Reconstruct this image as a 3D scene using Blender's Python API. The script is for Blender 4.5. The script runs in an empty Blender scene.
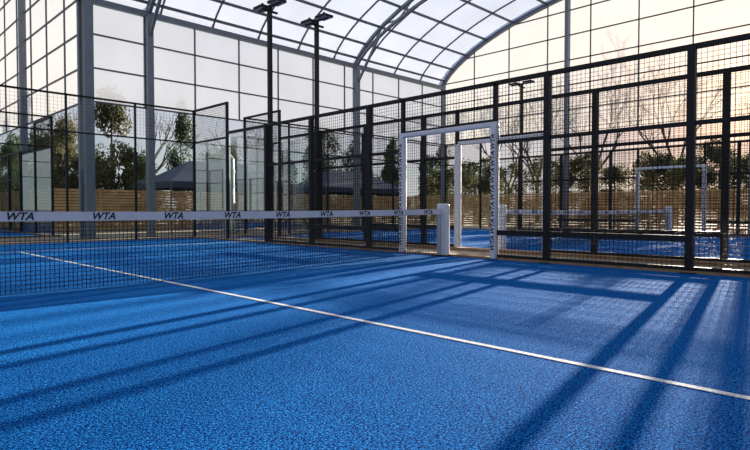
import bpy, math, random
from mathutils import Vector, Matrix
random.seed(7)
S=bpy.context.scene
try:
    S.view_settings.view_transform='Standard'; S.view_settings.look='None'
except Exception: pass
S.view_settings.exposure=0.0

# ------------------------------------------------------------ materials
def new_mat(name):
    m=bpy.data.materials.new(name); m.use_nodes=True
    return m,m.node_tree.nodes,m.node_tree.links
def pmat(name,col,rough=0.5,metal=0.0,var=0.15,scale=6.0,bump=0.0,col2=None,spec=0.5):
    m,N,L=new_mat(name); b=N['Principled BSDF']
    b.inputs['Roughness'].default_value=rough; b.inputs['Metallic'].default_value=metal
    b.inputs['Specular IOR Level'].default_value=spec
    tc=N.new('ShaderNodeTexCoord'); n=N.new('ShaderNodeTexNoise'); n.inputs['Scale'].default_value=scale; n.inputs['Detail'].default_value=5
    r=N.new('ShaderNodeValToRGB')
    c2=col2 or tuple(c*(1-var) for c in col)
    r.color_ramp.elements[0].position=.35; r.color_ramp.elements[1].position=.65
    r.color_ramp.elements[0].color=(*c2,1); r.color_ramp.elements[1].color=(*col,1)
    L.new(tc.outputs['Object'],n.inputs['Vector']); L.new(n.outputs['Fac'],r.inputs['Fac']); L.new(r.outputs['Color'],b.inputs['Base Color'])
    if bump:
        bp=N.new('ShaderNodeBump'); bp.inputs['Strength'].default_value=bump; bp.inputs['Distance'].default_value=.02
        L.new(n.outputs['Fac'],bp.inputs['Height']); L.new(bp.outputs['Normal'],b.inputs['Normal'])
    return m
BLACK=pmat('black_powdercoat',(.008,.009,.012),.55,spec=.25)
WIRE=pmat('black_wire',(.008,.008,.01),.6,spec=.1)
STEEL=pmat('galvanised_steel',(.15,.18,.22),.5,.2)
STEELD=pmat('grey_framing',(.08,.1,.13),.5,.1)
WHITE=pmat('white_paint',(.6,.62,.68),.5,var=.06)
LINE=pmat('white_line_paint',(.75,.75,.77),.9,var=.45,scale=60)
NETM=pmat('black_net_cord',(.008,.01,.015),.8)
BAND=pmat('white_net_tape',(.62,.62,.68),.7,var=.08)
INK=pmat('black_print',(.01,.01,.03),.6)
WOOD=pmat('timber_slat',(.62,.38,.17),.8,col2=(.38,.23,.1),scale=3)
TENT=pmat('navy_canvas',(.03,.04,.08),.7,var=.3)
CONC=pmat('concrete_ground',(.3,.24,.17),.9,col2=(.18,.14,.11),scale=2,bump=.3)
BARK=pmat('bark',(.12,.09,.07),.9,var=.4)
TANK=pmat('pale_plastic',(.42,.44,.42),.5)
LENS=pmat('lamp_lens',(.5,.52,.55),.2)
CURB=pmat('concrete_kerb',(.3,.19,.11),.9,var=.3)
def leaf(name,c1,c2):
    m,N,L=new_mat(name); b=N['Principled BSDF']; out=[n for n in N if n.type=='OUTPUT_MATERIAL'][0]
    tc=N.new('ShaderNodeTexCoord'); n=N.new('ShaderNodeTexNoise'); n.inputs['Scale'].default_value=5
    r=N.new('ShaderNodeValToRGB'); r.color_ramp.elements[0].position=.4; r.color_ramp.elements[1].position=.62
    r.color_ramp.elements[0].color=(*c2,1); r.color_ramp.elements[1].color=(*c1,1)
    L.new(tc.outputs['Object'],n.inputs['Vector']); L.new(n.outputs['Fac'],r.inputs['Fac']); L.new(r.outputs['Color'],b.inputs['Base Color'])
    b.inputs['Roughness'].default_value=.8; b.inputs['Specular IOR Level'].default_value=.1
    t=N.new('ShaderNodeBsdfTranslucent'); L.new(r.outputs['Color'],t.inputs['Color'])
    mx=N.new('ShaderNodeMixShader'); mx.inputs[0].default_value=.35; L.new(b.outputs[0],mx.inputs[1]); L.new(t.outputs[0],mx.inputs[2]); L.new(mx.outputs[0],out.inputs['Surface'])
    return m
LEAF=leaf('evergreen_leaf',(.085,.115,.06),(.035,.055,.03))
IVY=leaf('ivy_leaf',(.15,.135,.07),(.05,.06,.03))

def turf_mat():
    m,N,L=new_mat('blue_artificial_turf'); b=N['Principled BSDF']
    tc=N.new('ShaderNodeTexCoord')
    n1=N.new('ShaderNodeTexNoise'); n1.inputs['Scale'].default_value=90; n1.inputs['Detail'].default_value=3; n1.inputs['Roughness'].default_value=.75
    n2=N.new('ShaderNodeTexNoise'); n2.inputs['Scale'].default_value=.7; n2.inputs['Detail'].default_value=3
    v=N.new('ShaderNodeTexVoronoi'); v.inputs['Scale'].default_value=140
    ad=N.new('ShaderNodeMath'); ad.operation='MULTIPLY_ADD'; ad.inputs[1].default_value=-.25
    r=N.new('ShaderNodeValToRGB')
    e=r.color_ramp.elements; e[0].position=.27; e[0].color=(.0,.012,.08,1); e[1].position=.4; e[1].color=(.003,.10,.38,1)
    x=e.new(.53); x.color=(.03,.32,.80,1)
    mx=N.new('ShaderNodeMixRGB'); mx.blend_type='MULTIPLY'; mx.inputs['Fac'].default_value=.4
    r2=N.new('ShaderNodeValToRGB'); r2.color_ramp.elements[0].position=.3; r2.color_ramp.elements[0].color=(.65,.7,.8,1); r2.color_ramp.elements[1].position=.7
    for n in (n1,n2,v): L.new(tc.outputs['Object'],n.inputs['Vector'])
    L.new(v.outputs['Distance'],ad.inputs[0]); L.new(n1.outputs['Fac'],ad.inputs[2])
    L.new(ad.outputs[0],r.inputs['Fac']); L.new(n2.outputs['Fac'],r2.inputs['Fac'])
    L.new(r.outputs['Color'],mx.inputs[1]); L.new(r2.outputs['Color'],mx.inputs[2]); L.new(mx.outputs['Color'],b.inputs['Base Color'])
    bp=N.new('ShaderNodeBump'); bp.inputs['Strength'].default_value=.6; bp.inputs['Distance'].default_value=.01
    L.new(ad.outputs[0],bp.inputs['Height']); L.new(bp.outputs['Normal'],b.inputs['Normal'])
    b.inputs['Roughness'].default_value=1; b.inputs['Specular IOR Level'].default_value=.02
    return m
TURF=turf_mat()

def fabric(name,transp,col,tcol):
    m,N,L=new_mat(name); N.remove(N['Principled BSDF']); out=[n for n in N if n.type=='OUTPUT_MATERIAL'][0]
    tr=N.new('ShaderNodeBsdfTransparent'); tr.inputs['Color'].default_value=(*tcol,1)
    tl=N.new('ShaderNodeBsdfTranslucent'); df=N.new('ShaderNodeBsdfDiffuse')
    tc=N.new('ShaderNodeTexCoord'); n=N.new('ShaderNodeTexNoise'); n.inputs['Scale'].default_value=.5; n.inputs['Detail'].default_value=3
    r=N.new('ShaderNodeValToRGB'); r.color_ramp.elements[0].position=.3; r.color_ramp.elements[1].position=.7
    r.color_ramp.elements[0].color=(*[c*.88 for c in col],1); r.color_ramp.elements[1].color=(*col,1)
    L.new(tc.outputs['Object'],n.inputs['Vector']); L.new(n.outputs['Fac'],r.inputs['Fac'])
    L.new(r.outputs['Color'],tl.inputs['Color']); L.new(r.outputs['Color'],df.inputs['Color'])
    m1=N.new('ShaderNodeMixShader'); m1.inputs[0].default_value=.3; L.new(tl.outputs[0],m1.inputs[1]); L.new(df.outputs[0],m1.inputs[2])
    m2=N.new('ShaderNodeMixShader'); m2.inputs[0].default_value=transp; L.new(m1.outputs[0],m2.inputs[1]); L.new(tr.outputs[0],m2.inputs[2])
    L.new(m2.outputs[0],out.inputs['Surface'])
    return m
FABW=fabric('wall_membrane',.3,(.7,.73,.79),(.95,.97,1))
FABG=fabric('gable_membrane',.68,(.42,.41,.39),(.95,.93,.9))
FABR=fabric('roof_membrane',.08,(.6,.65,.75),(.9,.93,1))
def glass_mat():
    m,N,L=new_mat('toughened_glass'); N.remove(N['Principled BSDF']); out=[n for n in N if n.type=='OUTPUT_MATERIAL'][0]
    tr=N.new('ShaderNodeBsdfTransparent'); tr.inputs['Color'].default_value=(.82,.88,.87,1)
    g=N.new('ShaderNodeBsdfGlossy'); g.inputs['Roughness'].default_value=.02
    f=N.new('ShaderNodeLayerWeight'); f.inputs['Blend'].default_value=.2
    mu=N.new('ShaderNodeMath'); mu.operation='MULTIPLY'; mu.inputs[1].default_value=.5; L.new(f.outputs['Fresnel'],mu.inputs[0])
    m2=N.new('ShaderNodeMixShader'); L.new(mu.outputs[0],m2.inputs[0]); L.new(tr.outputs[0],m2.inputs[1]); L.new(g.outputs[0],m2.inputs[2])
    L.new(m2.outputs[0],out.inputs['Surface']); return m
GLASS=glass_mat()

# ------------------------------------------------------------ mesh builder
class MB:
    def __init__(s): s.v=[]; s.f=[]
    def box(s,c,d):
        x,y,z=c; a,b,h=d[0]/2,d[1]/2,d[2]/2; i=len(s.v)
        s.v+=[(x+p*a,y+q*b,z+r*h) for r in(-1,1) for p,q in((-1,-1),(1,-1),(1,1),(-1,1))]
        s.f+=[(i+3,i+2,i+1,i),(i+4,i+5,i+6,i+7)]+[(i+k,i+(k+1)%4,i+4+(k+1)%4,i+4+k) for k in range(4)]
    def beam(s,p,q,w,h=None):
        h=h or w; p=Vector(p); q=Vector(q); d=q-p
        if d.length<1e-6: return
        d.normalize(); up=Vector((0,0,1)) if abs(d.z)<.95 else Vector((0,1,0))
        a=d.cross(up).normalized()*w/2; b=a.cross(d).normalized()*h/2; i=len(s.v)
        for o in(p,q):
            for t in((-1,-1),(1,-1),(1,1),(-1,1)): s.v.append(tuple(o+a*t[0]+b*t[1]))
        s.f+=[(i+3,i+2,i+1,i),(i+4,i+5,i+6,i+7)]+[(i+k,i+(k+1)%4,i+4+(k+1)%4,i+4+k) for k in range(4)]
    def tube(s,p,q,r0,r1,n=8,cap=True):
        p=Vector(p); q=Vector(q); d=(q-p).normalized(); up=Vector((0,0,1)) if abs(d.z)<.95 else Vector((0,1,0))
        a=d.cross(up).normalized(); b=a.cross(d); i=len(s.v)
        for o,r in((p,r0),(q,r1)):
            for k in range(n):
                t=2*math.pi*k/n; s.v.append(tuple(o+a*math.cos(t)*r+b*math.sin(t)*r))
        s.f+=[(i+k,i+(k+1)%n,i+n+(k+1)%n,i+n+k) for k in range(n)]
        if cap: s.f+=[tuple(i+k for k in range(n))[::-1],tuple(i+n+k for k in range(n))]
    def quad(s,*p):
        i=len(s.v); s.v+=[tuple(x) for x in p]; s.f.append(tuple(range(i,i+len(p))))
    def obj(s,name,mat,parent=None,bevel=0,smooth=False,loc=None):
        me=bpy.data.meshes.new(name); me.from_pydata(s.v,[],s.f); me.update(); me.materials.append(mat)
        if smooth:
            for p in me.polygons: p.use_smooth=True
        o=bpy.data.objects.new(name,me); S.collection.objects.link(o)
        if parent: o.parent=parent
        if loc: o.location=loc
        if bevel:
            md=o.modifiers.new('bevel','BEVEL'); md.width=bevel; md.segments=2; md.limit_method='ANGLE'
        return o
def empty(name,loc=(0,0,0)):
    o=bpy.data.objects.new(name,None); o.location=loc; S.collection.objects.link(o); return o

def mesh_grid(mb,axis,fixed,a0,a1,z0,z1,sp=.068,w=.005):
    n=int(round((a1-a0)/sp))
    for i in range(n+1):
        a=a0+(a1-a0)*i/n
        mb.box((fixed,a,(z0+z1)/2) if axis=='y' else (a,fixed,(z0+z1)/2),(w,w,z1-z0))
    n=int(round((z1-z0)/sp))
    for i in range(n+1):
        z=z0+(z1-z0)*i/n
        mb.box((fixed,(a0+a1)/2,z) if axis=='y' else ((a0+a1)/2,fixed,z),(w,a1-a0,w) if axis=='y' else (a1-a0,w,w))

def text(body,size,M,parent,mat=INK,name='lettering'):
    c=bpy.data.curves.new(name,'FONT'); c.body=body; c.size=size; c.align_x='CENTER'; c.align_y='CENTER'; c.extrude=.0008; c.shear=.3; c.offset=size*.03
    o=bpy.data.objects.new(name,c); S.collection.objects.link(o); dg=bpy.context.evaluated_depsgraph_get()
    me=bpy.data.meshes.new_from_object(o.evaluated_get(dg)); bpy.data.objects.remove(o)
    me.materials.clear(); me.materials.append(mat); me.transform(M)
    o=bpy.data.objects.new(name,me); S.collection.objects.link(o); o.parent=parent; return o

# ------------------------------------------------------------ courts
HW=5.55
def court(cx,cy,detail=True,sides=(-1,1)):
    t=MB(); t.box((0,0,-.01),(2*HW-.06,20,.02)); turf=t.obj('court_turf',TURF,loc=(cx,cy,.021))
    l=MB(); zl=.0025
    l.box((0,0,zl),(.05,13.9,.002))
    for s in(-1,1): l.box((0,s*6.95,zl),(2*HW-.1,.05,.002))
    l.obj('painted_lines',LINE,turf)
    E=empty('court_enclosure',(cx,cy,0))
    p=MB(); g=MB(); w=MB(); base=MB()
    H=3.15
    for s in sides:
        x=s*HW
        for y in(-10,-8,-6,-4.25,-2.1,-1.1,1.1,2.1,4.1,6,8,10):
            hh=4.05 if abs(y)>=8 else H
            wd=.1 if abs(y) in (2.1,4.1,4.25,6) else .07
            p.box((x,y,hh/2),(wd,wd,hh))
            p.box((x,y,.012+.012),(.2,.2,.02))
        p.box((x,0,H),(.07,16,.07))
        for q in(-1,1):
            p.box((x,q*9,4.02),(.06,2,.06)); p.box((x,q*9,3.02),(.05,2,.05))
            p.box((x,q*3.55,2.1),(.06,4.9,.06)); p.box((x,q*3.55,.08),(.05,4.9,.06))
            mesh_grid(w,'y',x,q*3.55-2.45,q*3.55+2.45,.1,H-.04)
            mesh_grid(w,'y',x,q*9-1,q*9+1,3.04,4.0)
            mesh_grid(w,'y',x,q*7-1,q*7+1,3.02,H,)
            for k in(7,9): g.quad((x,q*k-.98,.04),(x,q*k+.98,.04),(x,q*k+.98,3),(x,q*k-.98,3))
        mesh_grid(w,'y',x,-1.06,1.06,2.5,H-.04); p.box((x,0,2.48),(.05,2.2,.05))
        for q in(-1,1): p.box((x,q*2.7,.5),(.06,3.1,.09))
        base.box((x+s*.09,0,.03),(.3,20.3,.055))
    for s in(-1,1):
        y=s*10
        for k in range(1,6):
            xx=-HW+k*2*HW/6; p.box((xx,y,2.02),(.05,.05,4.04))
        p.box((0,y,4.02),(2*HW,.05,.05)); p.box((0,y,3.02),(2*HW,.04,.04))
        mesh_grid(w,'x',y,-HW,HW,3.04,4.0,sp=.1,w=.004)
        for k in range(6):
            xc=-HW+(k+.5)*2*HW/6; hw=HW/6-.03; g.quad((xc-hw,y,.04),(xc+hw,y,.04),(xc+hw,y,3),(xc-hw,y,3))
        base.box((0,y+s*.12,.03),(2*HW,.2,.055))
    p.obj('posts_and_rails',BLACK,E); w.obj('wire_mesh',WIRE,E); g.obj('glass_panels',GLASS,E); base.obj('kerb',CURB,E)
    for s in sides:
        G=empty('gate_frame',(cx+s*HW,cy,0)); f=MB()
        for y in(-1.1,1.1): f.box((-s*.02,y,1.21),(.13,.12,2.38))
        f.box((-s*.02,0,2.42),(.1,2.33,.09)); f.obj('padded_frame',WHITE,G,bevel=.02)
        if detail:
            for y in(-1.1,1.1):
                for z in (.3,.6,.9,1.2,1.5,1.8,2.1):
                    fx=-s*.02-s*.0665
                    R=Matrix(((0,0,-s,fx),(0,s,0,y),(1,0,0,z),(0,0,0,1)))
                    text('WTA',.12,R,G)
    Nn=empty('padel_net',(cx,cy,0)); n=MB(); X=HW-.12; st=.045
    def top(x): return .88+.04*(x/X)**2
    k=int(2*X/st)
    for i in range(k+1):
        x=-X+2*X*i/k; n.box((x,0,(top(x)-.02+.03)/2),(.0055,.0055,top(x)-.07))
    z=.04
    while z<.86:
        n.box((0,0,z),(2*X,.0055,.0055)); z+=st
    n.obj('netting',NETM,Nn)
    b=MB(); m=24
    for i in range(m):
        x0=-X+2*X*i/m; x1=-X+2*X*(i+1)/m
        for yy in(-.008,.008):
            q=[(x0,yy,top(x0)-.1),(x1,yy,top(x1)-.1),(x1,yy,top(x1)),(x0,yy,top(x0))]
            b.quad(*(q if yy<0 else q[::-1]))
        b.quad((x0,-.008,top(x0)),(x1,-.008,top(x1)),(x1,.008,top(x1)),(x0,.008,top(x0)))
    b.obj('top_tape',BAND,Nn)
    po=MB()
    for s in(-1,1): po.box((s*(HW-.08),0,.52),(.15,.22,1.0))
    po.obj('padded_posts',WHITE,Nn,bevel=.03)
    pb=MB()
    for s in(-1,1): pb.box((s*(HW-.08),0,.035),(.26,.34,.025))
    pb.obj('post_feet',BLACK,Nn)
    if detail:
        x=-1.56-.82*4
        while x<X-.2:
            text('WTA',.11,Matrix(((1,0,0,x),(0,0,-1,-.0095),(0,1,0,top(x)-.052),(0,0,0,1))),Nn); x+=.82
    if not detail: return
    for s in sides:
        for yy in(-6,6):
            F=empty('floodlight_pole',(cx+s*(HW+.12),cy+yy,0)); a=MB()
            a.box((0,0,3.2),(.1,.1,6.3)); a.box((0,0,.07),(.22,.22,.02)); a.box((0,0,6.32),(.06,1.0,.06)); a.box((0,0,6.2),(.5,.05,.05))
            for z in(.5,1.6,2.9): a.box((-s*.06,0,z),(.14,.06,.05))
            a.obj('pole',BLACK,F)
            h=MB()
            for q in(-.33,.33):
                h.beam((-.17,q,6.36),(.17,q,6.36),.42,.07)
                h.beam((0,q,6.32),(0,q,6.5),.05)
            h.obj('lamp_heads',BLACK,F,bevel=.01)
            le=MB()
            for q in(-.33,.33): le.box((0,q,6.32),(.28,.36,.01))
            le.obj('lenses',LENS,F)
court(0,0)
court(12.95,0)
court(-2.85,24.4,detail=False)

gm=MB(); gm.box((10,10,-.1),(140,140,.2)); gm.obj('floor',CONC)

# ------------------------------------------------------------ hall
EV=7.4; RISE=3.5; HS=12.1; PW=.65
def arch(t): return HS*math.cos(t),EV+RISE*max(0,math.sin(t))**(2*PW)
def arch_z(y): return EV+RISE*max(0,1-(y/HS)**2)**PW
def roof(x0,x1,yc,ribs,name):
    C=empty(name,(0,yc,0)); n=28; f=MB()
    ts=[math.pi*i/n for i in range(n+1)]
    for i in range(n):
        a=arch(ts[i]); b=arch(ts[i+1]); f.quad((x0,a[0],a[1]+.06),(x1,a[0],a[1]+.06),(x1,b[0],b[1]+.06),(x0,b[0],b[1]+.06))
    f.obj('membrane',FABR,C)
    pu=MB(); m=18
    for i in range(m+1):
        a=arch(math.pi*i/m); pu.beam((x0,a[0],a[1]),(x1,a[0],a[1]),.07,.09)
    k=int(round((x1-x0)/1.9))
    for j in range(k+1):
        x=x0+(x1-x0)*j/k
        for i in range(n):
            a=arch(ts[i]); b=arch(ts[i+1]); pu.beam((x,a[0],a[1]),(x,b[0],b[1]),.05,.06)
    pu.obj('purlins',STEELD,C)
    rb=MB()
    for x in ribs:
        lo=[(HS*.995*math.cos(t),EV-.15+(RISE-.45)*max(0,math.sin(t))**(2*PW)) for t in ts]
        for i in range(n):
            a=arch(ts[i]); b=arch(ts[i+1])
            rb.beam((x,a[0],a[1]-.05),(x,b[0],b[1]-.05),.14,.12)
            rb.beam((x,lo[i][0],lo[i][1]),(x,lo[i+1][0],lo[i+1][1]),.12,.1)
            if i%2: rb.beam((x,a[0],a[1]-.05),(x,lo[i+1][0],lo[i+1][1]),.05)
            else: rb.beam((x,lo[i][0],lo[i][1]),(x,b[0],b[1]-.05),.05)
        for s in(-1,1):
            rb.beam((x,s*HS,EV-1.0),(x,s*(HS-1.6),arch_z(HS-1.6)-.3),.09)
    rb.obj('arch_trusses',STEEL,C)
    return C
roof(-14,21,0,(-13.9,-4.5,5,14.5),'ceiling')
roof(-14,3.1,24.25,(-13.9,-4.5),'ceiling')

FB=4.3
def gable(x,yc,name,cols,mat):
    W=empty(name,(x,yc,0)); f=MB(); n=40
    for i in range(n):
        a=-HS+2*HS*i/n; b=-HS+2*HS*(i+1)/n
        f.quad((0,a,FB),(0,b,FB),(0,b,arch_z(b)),(0,a,arch_z(a)))
    f.obj('membrane',mat,W)
    g=MB()
    for i in range(13):
        y=-HS+2*HS*i/12; g.box((-.03,y,(FB+arch_z(y))/2),(.05,.045,arch_z(y)-FB))
    z=FB
    while z<EV+RISE-.1:
        hw=HS if z<=EV else HS*math.sqrt(max(0,1-((z-EV)/RISE)**(1/PW)))
        g.box((-.03,0,z),(.05,2*hw,.05)); z+=1.1
    g.obj('frame_bars',STEELD,W)
    c=MB()
    for y in cols: c.box((-.12,y,arch_z(y)/2),(.24,.16,arch_z(y)-.05))
    m=32
    for i in range(m):
        a=arch(math.pi*i/m); b=arch(math.pi*(i+1)/m); c.beam((-.08,a[0],a[1]),(-.08,b[0],b[1]),.16,.2)
    c.obj('steel_columns',STEEL,W)
gable(21,0,'wall_right',(-12.0,-2.0,5.05,12.0),FABG)
gable(3.1,24.25,'wall_left',(-12.05,-5.2,2,9,12),FABG)

def side(y,x0,x1,cols,name):
    W=empty(name,(0,y,0)); f=MB(); f.quad((x0,0,FB),(x1,0,FB),(x1,0,EV),(x0,0,EV)); f.obj('membrane',FABW,W)
    g=MB(); k=int(round((x1-x0)/1.8))
    sy=-.03 if y>0 else .03
    for i in range(k+1): g.box((x0+(x1-x0)*i/k,sy,(FB+EV)/2),(.045,.05,EV-FB))
    for z in(FB,FB+1.05,FB+2.1,EV): g.box(((x0+x1)/2,sy,z),(x1-x0,.05,.05))
    g.obj('frame_bars',STEELD,W)
    c=MB()
    for x in cols: c.box((x,sy*4,EV/2),(.2,.26,EV-.02))
    c.box(((x0+x1)/2,sy*3,EV),(x1-x0,.16,.18)); c.obj('steel_columns',STEEL,W)
side(HS,3.1,21,(5,14.5),'wall_back')
side(-HS,-14,21,(-13.8,-4.5,5,14.5),'wall_front')
for x in(3.05,-4.5,-13.8):
    c=MB(); c.box((0,0,EV/2),(.26,.26,EV)); c.box((0,0,.02),(.5,.5,.03)); c.obj('steel_column',STEEL,loc=(x,HS-.2,0))

# ------------------------------------------------------------ timber fence
def timber(p,q,name='wooden_fence',h=1.8):
    p=Vector(p);q=Vector(q);d=(q-p);Ln=d.length;d.normalize()
    m=MB(); z=.1
    while z<h:
        m.beam(p+Vector((0,0,z)),q+Vector((0,0,z)),.022,.1); z+=.125
    k=int(Ln/1.8); 
    for i in range(k+1):
        a=p+d*Ln*i/k; m.beam(a,a+Vector((0,0,h+.03)),.09)
    m.obj(name,WOOD)
timber((3.8,18.5,0),(24,18.5,0)); timber((24,18.4,0),(24,-16,0)); timber((3.75,18.6,0),(3.75,40,0))

# ------------------------------------------------------------ gazebos
def gazebo(x,y,sx,sy):
    G=empty('gazebo',(x,y,0)); c=MB(); E=2.0; P=2.95; hx,hy=sx/2,sy/2; v=.25
    r=hx-hy
    cs=[(-hx,-hy),(hx,-hy),(hx,hy),(-hx,hy)]
    mid=[(cx*.55+(r*.45 if cx>0 else -r*.45),cy*.55,E+(P-E)*.42) for cx,cy in cs]
    top=[(-r,0,P),(r,0,P)]
    for i in range(4):
        j=(i+1)%4; a=(*cs[i],E); b=(*cs[j],E); c.quad(a,b,mid[j],mid[i])
        c.quad((cs[i][0],cs[i][1],E-v),(cs[j][0],cs[j][1],E-v),b,a)
    c.quad(mid[0],mid[1],top[1],top[0]); c.quad(mid[2],mid[3],top[0],top[1]); c.quad(mid[1],mid[2],top[1]); c.quad(mid[3],mid[0],top[0])
    c.obj('canopy',TENT,G)
    l=MB()
    for a,b in cs+([(0,-hy),(0,hy)] if sx>4 else []): l.box((a*.99,b*.99,E/2),(.045,.045,E)); l.box((a*.99,b*.99,.01),(.12,.12,.02))
    for i in range(4):
        j=(i+1)%4; l.beam((cs[i][0]*.99,cs[i][1]*.99,E-.05),(cs[j][0]*.99,cs[j][1]*.99,E-.05),.03)
    l.obj('legs',STEELD,G)
gazebo(9.4,15.3,5.8,3.2); gazebo(16.9,15.3,5.6,3.2)

tk=empty('storage_tank',(8.6,13.1,0)); m=MB()
m.tube((0,0,0),(0,0,2.9),.24,.24,24); m.tube((0,0,2.9),(0,0,3.1),.24,.1,24)
for z in(.6,1.2,1.8,2.4): m.tube((0,0,z),(0,0,z+.06),.26,.26,24)
m.obj('tank_body',TANK,tk)

# ------------------------------------------------------------ trees
def foliage(seed,kind,n=6500):
    rnd=random.Random(seed); m=MB(); blobs=[]
    for i in range(26):
        z=rnd.uniform(.12,1)
        rr=(.42*(1.08-z)+.05) if kind=='cone' else .42*math.sqrt(max(.05,1-((z-.5)/.56)**2))
        a=rnd.uniform(0,6.28); r=rr*rnd.uniform(.2,1)
        blobs.append((r*math.cos(a),r*math.sin(a),z,rnd.uniform(.07,.15)))
    for i in range(n):
        bx,by,bz,br=rnd.choice(blobs)
        d=Vector((rnd.gauss(0,1),rnd.gauss(0,1),rnd.gauss(0,1))).normalized()*br*rnd.uniform(.6,1.2)
        c=Vector((bx,by,bz))+d; c.z=max(c.z,.02)
        a=Vector((rnd.gauss(0,1),rnd.gauss(0,1),rnd.gauss(0,1))).normalized(); b=a.orthogonal().normalized()
        s=rnd.uniform(.009,.021)
        m.quad(c-a*s,c+b*s*.6,c+a*s,c-b*s*.6)
    return m
def skel(mb,p,d,L,r,depth,rnd):
    q=p+d*L; mb.tube(p,q,r,r*.65,5,False)
    if depth==0: return
    for k in range(rnd.choice((2,3,3))):
        nd=(d+Vector((rnd.gauss(0,.42),rnd.gauss(0,.42),rnd.uniform(-.05,.3)))).normalized()
        skel(mb,q if k else p+d*L*.75,nd,L*rnd.uniform(.62,.85),r*.6,depth-1,rnd)
fol=[]
for sd,kd,mt in((1,'cone',LEAF),(2,'round',LEAF),(3,'round',IVY),(4,'cone',IVY)):
    o=foliage(sd,kd).obj('tmp',mt); fol.append(o.data); bpy.data.objects.remove(o)
trk=MB(); trk.tube((0,0,0),(0,0,.9),.022,.006,8); t=trk.obj('tmp',BARK); trunk=t.data; bpy.data.objects.remove(t)
bare=[]
for sd in(11,12,13):
    mb=MB(); skel(mb,Vector((0,0,0)),Vector((0,0,1)),.27,.014,5,random.Random(sd)); o=mb.obj('tmp',BARK); bare.append(o.data); bpy.data.objects.remove(o)
def tree(x,y,h,w,k,rot):
    T=empty('evergreen_tree',(x,y,0))
    for nm,me in(('foliage',fol[k]),('trunk',trunk)):
        o=bpy.data.objects.new(nm,me); S.collection.objects.link(o); o.parent=T; o.scale=(w,w,h); o.rotation_euler=(0,0,rot)
def bare_tree(x,y,h,k,rot):
    o=bpy.data.objects.new('bare_tree',bare[k]); S.collection.objects.link(o); o.location=(x,y,0); o.scale=(h,h,h); o.rotation_euler=(0,0,rot)
R=random.Random(5)
x=5.5
while x<36:
    tree(x,22.0+R.uniform(-1,2.2),R.choice((3.4,4.2,5.2,6.2)),R.uniform(2.6,3.8),R.choice((0,1,0,0,3)),R.uniform(0,6)); x+=R.uniform(1.3,2.1)
x=8
while x<36:
    tree(x,27+R.uniform(-1,2),R.uniform(4,6.4),R.uniform(3.0,4.4),R.choice((0,3,0)),R.uniform(0,6)); x+=R.uniform(3,5)
y=18
while y>-16:
    tree(27.5+R.uniform(-.8,2.5),y,R.uniform(3.0,4.2),R.uniform(3.4,4.8),R.choice((1,2,2,3)),R.uniform(0,6)); y-=R.uniform(1.5,2.4)
y=20
while y<46:
    tree(6.4+R.uniform(-.5,1.6),y,R.uniform(3.4,6.2),R.uniform(2.8,4.0),R.choice((0,1,3,0)),R.uniform(0,6)); y+=R.uniform(1.5,2.5)
for (bx,by,h) in((32,-6,10),(33,9,12),(31,12,11),(34,16,10),(33,-10,9),(12,29,9),(20,30,8),(9.5,32,9),(28,30,9),(36,5,12),(37,-1,13)):
    bare_tree(bx,by,h,R.randrange(3),R.uniform(0,6))

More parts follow.
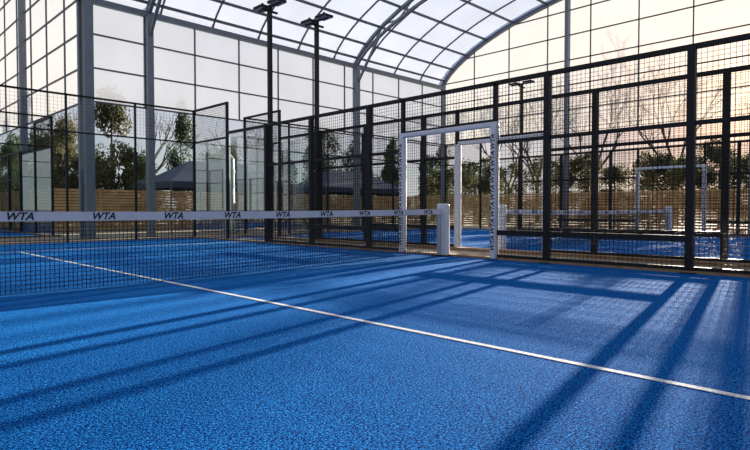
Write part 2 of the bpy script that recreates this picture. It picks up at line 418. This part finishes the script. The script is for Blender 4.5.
# ------------------------------------------------------------ light
az=math.radians(10.8); el=math.radians(9.8)
sd=Vector((math.cos(az)*math.cos(el),math.sin(az)*math.cos(el),math.sin(el)))
ld=bpy.data.lights.new('sun','SUN'); ld.energy=23; ld.angle=math.radians(.6); ld.color=(1,.89,.73)
lo=bpy.data.objects.new('sun',ld); S.collection.objects.link(lo); lo.rotation_euler=sd.to_track_quat('Z','Y').to_euler(); lo.location=(30,10,20)
W=bpy.data.worlds.new('sky'); S.world=W; W.use_nodes=True; N=W.node_tree.nodes; L=W.node_tree.links
bg=N['Background']; tc=N.new('ShaderNodeTexCoord')
sp=N.new('ShaderNodeSeparateXYZ'); L.new(tc.outputs['Generated'],sp.inputs[0])
r=N.new('ShaderNodeValToRGB'); e=r.color_ramp.elements; e[0].position=0; e[0].color=(.70,.69,.68,1); e[1].position=.8; e[1].color=(.48,.58,.8,1)
x_=e.new(.25); x_.color=(.6,.66,.77,1)
L.new(sp.outputs['Z'],r.inputs['Fac'])
dt=N.new('ShaderNodeVectorMath'); dt.operation='DOT_PRODUCT'; dt.inputs[1].default_value=sd; L.new(tc.outputs['Generated'],dt.inputs[0])
def glow(pw,col,prev):
    mx=N.new('ShaderNodeMath'); mx.operation='MAXIMUM'; mx.inputs[1].default_value=0; L.new(dt.outputs['Value'],mx.inputs[0])
    p=N.new('ShaderNodeMath'); p.operation='POWER'; p.inputs[1].default_value=pw; L.new(mx.outputs[0],p.inputs[0])
    m=N.new('ShaderNodeMixRGB'); m.blend_type='ADD'; m.inputs[2].default_value=(*col,1); L.new(p.outputs[0],m.inputs[0]); L.new(prev,m.inputs[1]); return m.outputs[0]
c=glow(8,(.22,.1,-.08),r.outputs['Color']); c=glow(50,(.6,.2,-.2),c); c=glow(600,(1.5,1.0,.5),c)
cn=N.new('ShaderNodeTexNoise'); cn.inputs['Scale'].default_value=3; cn.inputs['Detail'].default_value=6; L.new(tc.outputs['Generated'],cn.inputs['Vector'])
cr=N.new('ShaderNodeValToRGB'); cr.color_ramp.elements[0].position=.35; cr.color_ramp.elements[0].color=(.78,.81,.88,1); cr.color_ramp.elements[1].position=.65; cr.color_ramp.elements[1].color=(1.0,1,1,1)
L.new(cn.outputs['Fac'],cr.inputs['Fac'])
mm=N.new('ShaderNodeMixRGB'); mm.blend_type='MULTIPLY'; mm.inputs[0].default_value=1; L.new(c,mm.inputs[1]); L.new(cr.outputs[0],mm.inputs[2])
L.new(mm.outputs[0],bg.inputs['Color']); bg.inputs['Strength'].default_value=1.0

# ------------------------------------------------------------ camera
cd=bpy.data.cameras.new('camera'); cd.sensor_width=36; cd.lens=561/750*36; cd.clip_end=300
co=bpy.data.objects.new('camera',cd); S.collection.objects.link(co); S.camera=co
co.location=(-3.07,-6.64,.9)
co.rotation_euler=(math.radians(90-1.53),0,math.radians(44.8-90))
